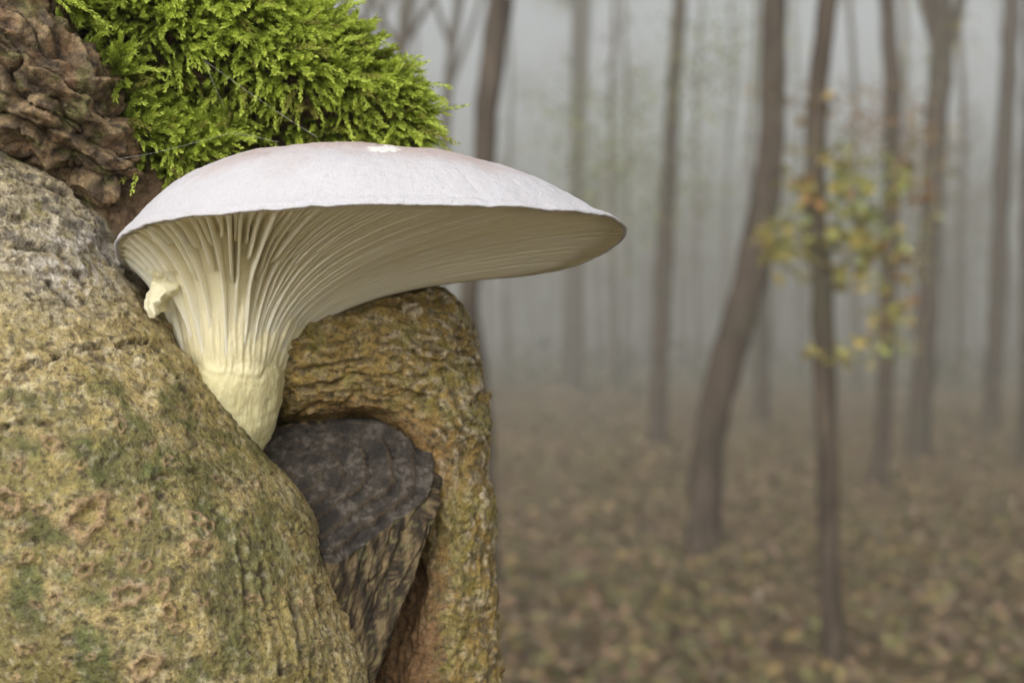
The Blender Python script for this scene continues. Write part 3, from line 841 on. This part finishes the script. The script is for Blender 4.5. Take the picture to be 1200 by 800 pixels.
# rolled margin: go round under the edge
low = [RIMP + (APX - RIMP) * np.array([.011, .011, 0]) - np.array([0, 0, .6])]
for q, (o_, z_) in enumerate(((-1.5, -1.8), (.4, -1.3), (1.6, 0.0))):
    P_ = RIMP + out * (o_ + 1.5); P_[:, 2] += z_; low.append(P_)
CV = np.concatenate(low + rows); nr_ = len(low) + len(rows)
cf = grid_faces(nr_, NT_, True)
n_ = vnormals(CV, cf)
CV = CV + n_ * (0.9 * fbm(CV / 16, 3) + .45 * fbm(CV / 5, 2))[:, None] * np.repeat(np.concatenate([[0, 0, .2, .4], sstep(0, .05, (np.arange(NRr) / NRr))]), NT_)[:, None]
hf = np.concatenate([np.zeros(4), 1 - (1 - (np.arange(NRr) / (NRr - 1)) ** 1.35) ** 2])
top = np.repeat(hf, NT_)
skin = sstep(.30, .98, top + .16 * fbm(CV / 60, 3) - .05 * (CV[:, 0] + 160) / 300)
m = NT('cap_skin')
fz = m.noise(1900, 4, 0.7); md = m.noise(180, 3, 0.6)
col = m.mix(m.attr('flush'), (0.60, 0.59, 0.635), (0.47, 0.36, 0.335))
col = m.mix(m.ramp(md, [(0.4, 0.0), (0.75, 0.35)]), col, m.mix(m.attr('flush'), (0.555, 0.54, 0.585), (0.49, 0.40, 0.38)))
col = m.mix(0.5, col, m.ramp(fz, [(0.3, (0.80, 0.79, 0.78)), (0.55, (1, 1, 1)), (0.7, (1.06, 1.06, 1.06))]), 'MULTIPLY')
col = m.mix(m.attr('scar'), col, (0.80, 0.79, 0.78))
nb = m.bump(m.noise(500, 4, 0.65), 0.45, 0.0012)
nb = m.bump(fz, 0.8, 0.0006, nb)
M_CAP = m.done(col, 0.75, nb, 0.25, 0.18, (1, .75, .55), 0.002)
cpx, cpy = proj(CV)
scar = sstep(1.2, .75, np.hypot((cpx - 449) / 19, (cpy - 174.5) / 4.2) + .8 * fbm(CV / 9, 3)) * (CV[:, 1] < APX[1])
mesh_obj('cap', world(CV), cf, M_CAP, MUSH, attrs={'flush': skin, 'scar': scar})

# underside and stem: one surface from the rim down to the foot, gill blades hang from it
NECK = W(275, 426, 78)
nk = np.array([67.0, 68.0])
def under(P0, amp, dz):
    """profile of the underside from the rim point P0 to the stem"""
    v = P0 - NECK; th = np.arctan2(v[:, 1] / nk[1], v[:, 0] / nk[0])
    P3 = NECK + np.stack([np.cos(th) * (nk[0] + dz), np.sin(th) * (nk[1] + dz), 0 * th], 1)
    hd = v.copy(); hd[:, 2] = 0; L = np.linalg.norm(hd, axis=1)[:, None]
    hd /= L
    dist = L - 70
    P1 = P0 - hd * dist * .50; P1[:, 2] = P0[:, 2] - (P0[:, 2] - P3[:, 2]) * .115 + amp
    P2 = P3 + hd * 12; P2[:, 2] = P3[:, 2] + (P0[:, 2] - P3[:, 2]) * .60 + amp * .6
    return P0, P1, P2, P3
def bez(c, t):
    a, b, c_, d = c
    return a * (1 - t) ** 3 + 3 * b * t * (1 - t) ** 2 + 3 * c_ * t * t * (1 - t) + d * t ** 3
RI = RIMP + (APX - RIMP) * .008; RI[:, 2] = RIMP[:, 2] - 1.5
rgt = sstep(-.35, .45, (RI[:, 0] - APX[0]) / 300)
flesh = under(RI, 26 - 14 * rgt, -3)
vth = RI - NECK; th_r = np.arctan2(vth[:, 1] / nk[1], vth[:, 0] / nk[0])
NB_ = 56
rows = [bez(flesh, t_) for t_ in np.linspace(0, 1, NB_)]
STEM = [(275, 426, 78, 64, 65), (272, 450, 73, 63.5, 65), (270, 480, 70, 59, 60), (272, 505, 67, 49, 50), (277, 522, 65, 36, 36), (284, 533, 64, 20, 20), (287, 538, 64, 4, 4)]
SP = catmull([[*W(a, b, cc), e, f] for a, b, cc, e, f in STEM], 70)
for q in range(1, 70):
    rows.append(SP[q, :3] + np.stack([np.cos(th_r) * SP[q, 3], np.sin(th_r) * SP[q, 4], 0 * th_r], 1))
UV_ = np.concatenate(rows); nrow = len(rows)
uf = grid_faces(nrow, NT_, True)[:, ::-1]
n_ = vnormals(UV_, uf)
spx, spy = proj(UV_)
rowi = np.repeat(np.arange(nrow), NT_); aa = np.tile(th_r, nrow)
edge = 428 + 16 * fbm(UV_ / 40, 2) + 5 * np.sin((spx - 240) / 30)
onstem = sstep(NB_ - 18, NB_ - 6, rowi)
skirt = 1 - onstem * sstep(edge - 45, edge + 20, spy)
ribs = np.sin(aa * 38 + 2.5 * fbm(UV_ / 60, 2)) * .6 + .5 * np.sin(aa * 61 + 2 + 2 * fbm(UV_ / 50, 2)) + .8 * fbm(np.stack([aa * 9, UV_[:, 2] / 60, 0 * aa], 1), 2)
hs = onstem * (1.8 * ribs * sstep(edge + 4, edge - 30, spy) + 2.0 * fbm(UV_ / 30, 3) + .9 * fbm(UV_ / 9, 3) + 3.5 * fbm(UV_ / 80 + 3, 2))
hs += onstem * (1.6 * sstep(edge + 3, edge - 5, spy) - 1.8 * np.exp(-((spy - edge - 3) / 2.6) ** 2) * sstep(-.25, .25, fbm(UV_ / 24 + 20, 2)))
hs += onstem * .35 * fbm(np.stack([aa * 14, UV_[:, 2] / 70, 0 * aa], 1), 3)
UV_ = UV_ + n_ * hs[:, None]
m = NT('stem_flesh')
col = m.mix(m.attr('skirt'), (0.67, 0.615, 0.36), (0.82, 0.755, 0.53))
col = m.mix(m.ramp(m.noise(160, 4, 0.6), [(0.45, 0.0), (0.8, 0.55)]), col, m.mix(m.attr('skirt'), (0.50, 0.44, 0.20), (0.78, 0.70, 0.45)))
nb = m.bump(m.noise(300, 5, 0.65, stretch=(1, 1, .7)), 0.35, 0.0010)
nb = m.bump(m.noise(1200, 4, 0.6), 0.5, 0.0006, nb)
M_STEM = m.done(col, 0.55, nb, 0.35, 0.35, (1, .8, .5), 0.004)
m = NT('gill_flesh')
col = m.mix(m.ramp(m.noise(90, 3), [(0.35, 0.0), (0.7, 0.6)]), (0.895, 0.85, 0.68), (0.87, 0.81, 0.60))
M_GILL = m.done(col, 0.55, m.bump(m.noise(900, 3), 0.25, 0.0006), 0.3, 0.35, (1, .8, .5), 0.004)
cut = NB_ - 14
lo_v, hi_v = (cut + 1) * NT_, cut * NT_
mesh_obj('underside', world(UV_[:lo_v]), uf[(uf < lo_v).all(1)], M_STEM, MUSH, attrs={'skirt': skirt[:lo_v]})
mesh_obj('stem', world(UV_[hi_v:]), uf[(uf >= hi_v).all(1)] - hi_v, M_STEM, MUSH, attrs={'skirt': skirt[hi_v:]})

# even spacing along the rim, tighter towards the tip, looser beside the bark
sl = np.linalg.norm(np.roll(RIMP, -1, 0) - RIMP, axis=1)
dens = 1.0 / (5.0 + 8.0 * sstep(.05, -.55, cosx))
cum = np.concatenate([[0], np.cumsum(sl * dens)])
NG = 230
gs = (np.arange(NG) + .25 * rng.normal(size=NG)) / NG * cum[-1]
gi = np.interp(np.clip(gs, 0, cum[-1] - 1e-3), cum, np.arange(NT_ + 1))
def at_rim(A, x):
    i = x.astype(int) % NT_; f = (x - np.floor(x))[:, None]
    return A[i] * (1 - f) + A[(i + 1) % NT_] * f
lens = {0: (1.0, 1.0), 4: (.97, .95), 2: (.66, .85), 6: (.60, .85)}
NS = 26
ts = np.linspace(0, 1, NS)
for g in range(NG):
    end, dep = lens.get(g % 8, (.34 + .12 * rng.random(), .62))
    end = min(1, end * rng.uniform(.86, 1.02)); dep *= rng.uniform(.85, 1.1)
    x = np.array([gi[g]]); P0 = at_rim(RI, x)
    rg_ = float(sstep(-.35, .45, (P0[0, 0] - APX[0]) / 300)); dep *= 1.3 - .55 * rg_
    xw = x + rng.normal() * .2
    a_ = np.concatenate([bez(under(P0, 27 - 14 * rg_, -4), t_ * end) for t_ in ts])
    b_ = np.concatenate([bez(under(P0, -1.5, 4), t_ * end) for t_ in ts])
    pr = np.clip(np.minimum(ts / .10, 1), 0, 1) ** .7
    if end < .8: pr = pr * np.clip((1 - ts) / .22, 0, 1) ** .6
    else: pr = pr * (1 - .3 * ts) * np.clip((1.02 - ts) / .3, 0, 1) ** .7
    low_ = a_ + (b_ - a_) * (pr * dep)[:, None]
    tan = np.gradient(a_, axis=0); up = a_ - b_
    sd = np.cross(tan, up + np.array([0, 0, .5])); sd /= np.linalg.norm(sd, axis=1)[:, None] + 1e-9
    wv = (1.6 * np.sin(ts * rng.uniform(5, 12) + rng.uniform(0, 6)) * ts * rng.uniform(.2, 1.0))[:, None] * sd * 1.4
    wid = 1 + .9 * float(sstep(.1, -.6, (P0[0, 0] - APX[0]) / 300)); th_ = (1.7 - .5 * ts)[:, None] * wid; te = .6 * wid
    mid_ = (a_ * .45 + low_ * .55) + wv * .5
    low_ = low_ + wv
    tip = low_ + (low_ - mid_) * .03
    sec = np.stack([a_ + sd * th_ * 1.25, mid_ + sd * th_ * .85, low_ + sd * te, tip - (a_ - b_) * .02, low_ - sd * te, mid_ - sd * th_ * .85, a_ - sd * th_ * 1.25], 1)
    mesh_obj('gill', world(sec.reshape(-1, 3)), grid_faces(NS, 7), M_GILL, MUSH)

# crumpled scrap of a second, tiny fruit body squeezed between the stem and the bark
uu, vv = np.meshgrid(np.linspace(-1, 1, 36), np.linspace(0, 1, 44), indexing='ij')
cxs = 189 + 5 * np.sin(vv * 6) + 17 * uu * (1 - .3 * vv ** 2); cys = 318 + 50 * vv + 6 * uu * np.sin(vv * 5)
YY = 4 - 16 * (1 - uu ** 2) + 7 * np.sin(vv * 7 + uu * 2.6) + 8 * uu
sv = np.stack([(cxs - 600) * (1 + YY / FPX), YY, (400 - cys) * (1 + YY / FPX)], -1).reshape(-1, 3)
sv += 3.5 * np.stack([pn(sv / 9), pn(sv / 9 + 5), pn(sv / 9 + 11)], 1)
ff = grid_faces(36, 44); n_ = vnormals(sv, ff)
bk = sv - n_ * 3.0
edge_i = np.concatenate([np.arange(44), np.arange(1, 36) * 44 + 43, 35 * 44 + np.arange(42, -1, -1), np.arange(34, 0, -1) * 44])
rimf = np.stack([edge_i, np.roll(edge_i, -1), np.roll(edge_i, -1) + len(sv), edge_i + len(sv)], 1)
scrap = mesh_obj('mushroom_scrap', world(np.concatenate([sv, bk])), np.concatenate([ff, ff[:, ::-1] + len(sv), rimf]), M_STEM, None, attrs={'skirt': np.full(2 * len(sv), .8)})
tag(scrap, 'small crumpled cream mushroom scrap wedged between stem and bark', 'mushroom')

# ================================================================== moss
tri = TF
qa = TV[tri]; fc = qa.mean(1); fn = np.cross(qa[:, 2] - qa[:, 0], qa[:, 3] - qa[:, 1]); fa = np.linalg.norm(fn, axis=1) / 2
fn /= 2 * fa[:, None] + 1e-9
fpx, fpy = proj(fc)
fdS = chain([fc[:, k].astype(np.float32) for k in range(3)], SHELF); fdR = chain([fc[:, k].astype(np.float32) for k in range(3)], RIDGE)
vw = fc + np.array([0, FPX, 0]); vf = -(fn * vw).sum(1) / np.linalg.norm(vw, axis=1)
ridge_line = np.interp(fpy, [-60, 0, 70, 140, 210], [40, 62, 108, 150, 166])
ok = (fpx > ridge_line - 6) & (fpx < 560) & (fpy > -70) & (fpy < np.interp(fpx, [150, 200, 300, 400, 520], [212, 205, 162, 165, 170])) & (fdS < 130) & (fdR > 6) & ((vf > -.25) | (fn[:, 2] > .2)) & (fc[:, 1] < 330) & (fn[:, 2] > -.55)
wgt = fa * ok * np.clip(.35 + .8 * fn[:, 2] + .5 * vf, .05, 2)
NM = 5600
pk = rng.choice(len(fc), NM, p=wgt / wgt.sum())
p0 = fc[pk] + rng.normal(0, 2.5, (NM, 3)); n0 = fn[pk]
dv = n0 * .75 + np.array([.18, -.35, .12]) + rng.normal(0, .42, (NM, 3)); dv /= np.linalg.norm(dv, axis=1)[:, None]
big = (rng.random(NM) < .28) * 1.0
LS = rng.uniform(18, 38, NM) * (1 + .95 * big)
NLF = 40
k = (np.arange(NLF) + .5) / NLF
droop = np.array([.12, -.1, -.55]) + rng.normal(0, .18, (NM, 3))
ctr = p0[:, None] + dv[:, None] * (LS[:, None, None] * k[None, :, None]) + droop[:, None] * (LS[:, None, None] * .55 * k[None, :, None] ** 2)
tang = dv[:, None] + droop[:, None] * 1.1 * k[None, :, None]; tang /= np.linalg.norm(tang, axis=2)[:, :, None]
ref = rng.normal(size=(NM, 1, 3)); U = np.cross(tang, ref); U /= np.linalg.norm(U, axis=2)[:, :, None]; V = np.cross(tang, U)
phi = (np.arange(NLF) * 2.4)[None] + rng.uniform(0, 6.28, (NM, 1)) + rng.normal(0, .3, (NM, NLF))
# flattened feathery shoots: leaves mostly stand out to two sides
rad = U * np.cos(phi)[..., None] + V * (np.sin(phi) * .65)[..., None]
ll = (rng.uniform(6, 10.5, (NM, NLF)) * (1 + .4 * big[:, None]) * (1.15 - .55 * k[None]) )[..., None]
ld = rad * .62 + tang * .85 + rng.normal(0, .12, (NM, NLF, 3)); ld /= np.linalg.norm(ld, axis=2)[:, :, None]
wdv = np.cross(ld, rad); wdv /= np.linalg.norm(wdv, axis=2)[:, :, None] + 1e-9
bs = ctr
mid = bs + ld * ll * .42
keel = np.cross(wdv, ld) * ll * .10
lv = np.stack([bs, mid + wdv * ll * .20 + keel, bs + ld * ll - keel * 1.4, mid - wdv * ll * .20 + keel], 2).reshape(-1, 3)
nl = NM * NLF
b4 = np.arange(nl)[:, None] * 4
lf = np.concatenate([b4 + np.array([[0, 1, 2]]), b4 + np.array([[0, 2, 3]])])
growth_depth = np.clip(fbm(p0 / 60, 2) * .5 + .2, -.1, .6)[:, None] + rng.random((NM, 1)) * .3 + .75 * k[None] ** 1.3 + rng.normal(0, .1, (NM, NLF))
old = (rng.random((NM, 1)) < .07)
mc = np.array([0.12, 0.18, 0.015])[None, None] * (1 - np.clip(growth_depth, 0, 1))[..., None] + np.array([0.58, 0.68, 0.12])[None, None] * np.clip(growth_depth, 0, 1)[..., None]  # pale new growth at the tips; depth shade painted into the shoot bases
mc = np.where(old[..., None], mc * .4 + np.array([.20, .14, .05]) * .6, mc)
mc = np.repeat(mc.reshape(-1, 3), 4, 0)
m = NT('moss_leaf')
cc = m.attr('tint', 'Color')
m.done(cc, 0.5, None, 0.35)
tr = m.t.nodes.new('ShaderNodeBsdfTranslucent'); m.link(cc, tr.inputs['Color'])
mx = m.t.nodes.new('ShaderNodeMixShader'); mx.inputs[0].default_value = .4
m.link(m.b.outputs[0], mx.inputs[1]); m.link(tr.outputs[0], mx.inputs[2]); m.link(mx.outputs[0], m.t.nodes['Material Output'].inputs['Surface'])
moss = mesh_obj('moss', world(lv), lf, m.m, None, False, cols={'tint': mc})
tag(moss, 'bright green feathery moss cushion on the trunk above the mushroom', 'moss', kind='stuff')

# ================================================================== spider threads
m = NT('spider_silk'); M_SILK = m.done((0.75, 0.75, 0.74), 0.35, None, 0.5)
TH = [([(136, 186, -10), (185, 176, -20), (272, 155, 20)], 'fine spider thread from the bark ridge to the moss'),
      ([(236, 68, 50), (300, 112, 10), (372, 161, -20)], 'long slanting spider thread running down the moss to the cap'),
      ([(240, 72, 50), (252, 100, 45), (264, 128, 60)], 'short spider thread hanging on the upper moss'),
      ([(272, 155, 20), (298, 158, 5), (326, 166, -10)], 'short spider thread just above the cap')]
for L, lab in TH:
    P = catmull([W(*q) for q in L], 24); P[:, 2] -= 2 * np.sin(np.linspace(0, np.pi, 24))
    v, f = tube(world(P), np.full(24, .085 * S), 5)
    tag(mesh_obj('spider_thread', v, f, M_SILK), lab, 'thread', 'spider threads')

# ================================================================== fog
hz = bpy.data.meshes.new('haze')
b = bmesh.new(); bmesh.ops.create_cube(b, size=1.0); b.to_mesh(hz); b.free()
haze = bpy.data.objects.new('haze', hz); COL.objects.link(haze)
haze.scale = (300, 300, 16.5); haze.location = (0, 40, 6.75)
hm = bpy.data.materials.new('fog'); hm.use_nodes = True; t = hm.node_tree
for n in list(t.nodes):
    if n.type != 'OUTPUT_MATERIAL': t.nodes.remove(n)
pv = t.nodes.new('ShaderNodeVolumePrincipled')
pv.inputs['Color'].default_value = (0.73, 0.745, 0.725, 1); pv.inputs['Density'].default_value = 0.020; pv.inputs['Anisotropy'].default_value = 0.5
t.links.new(pv.outputs[0], t.nodes['Material Output'].inputs['Volume'])
hz.materials.append(hm)
tag(haze, 'grey morning fog filling the whole wood', 'fog', kind='stuff')
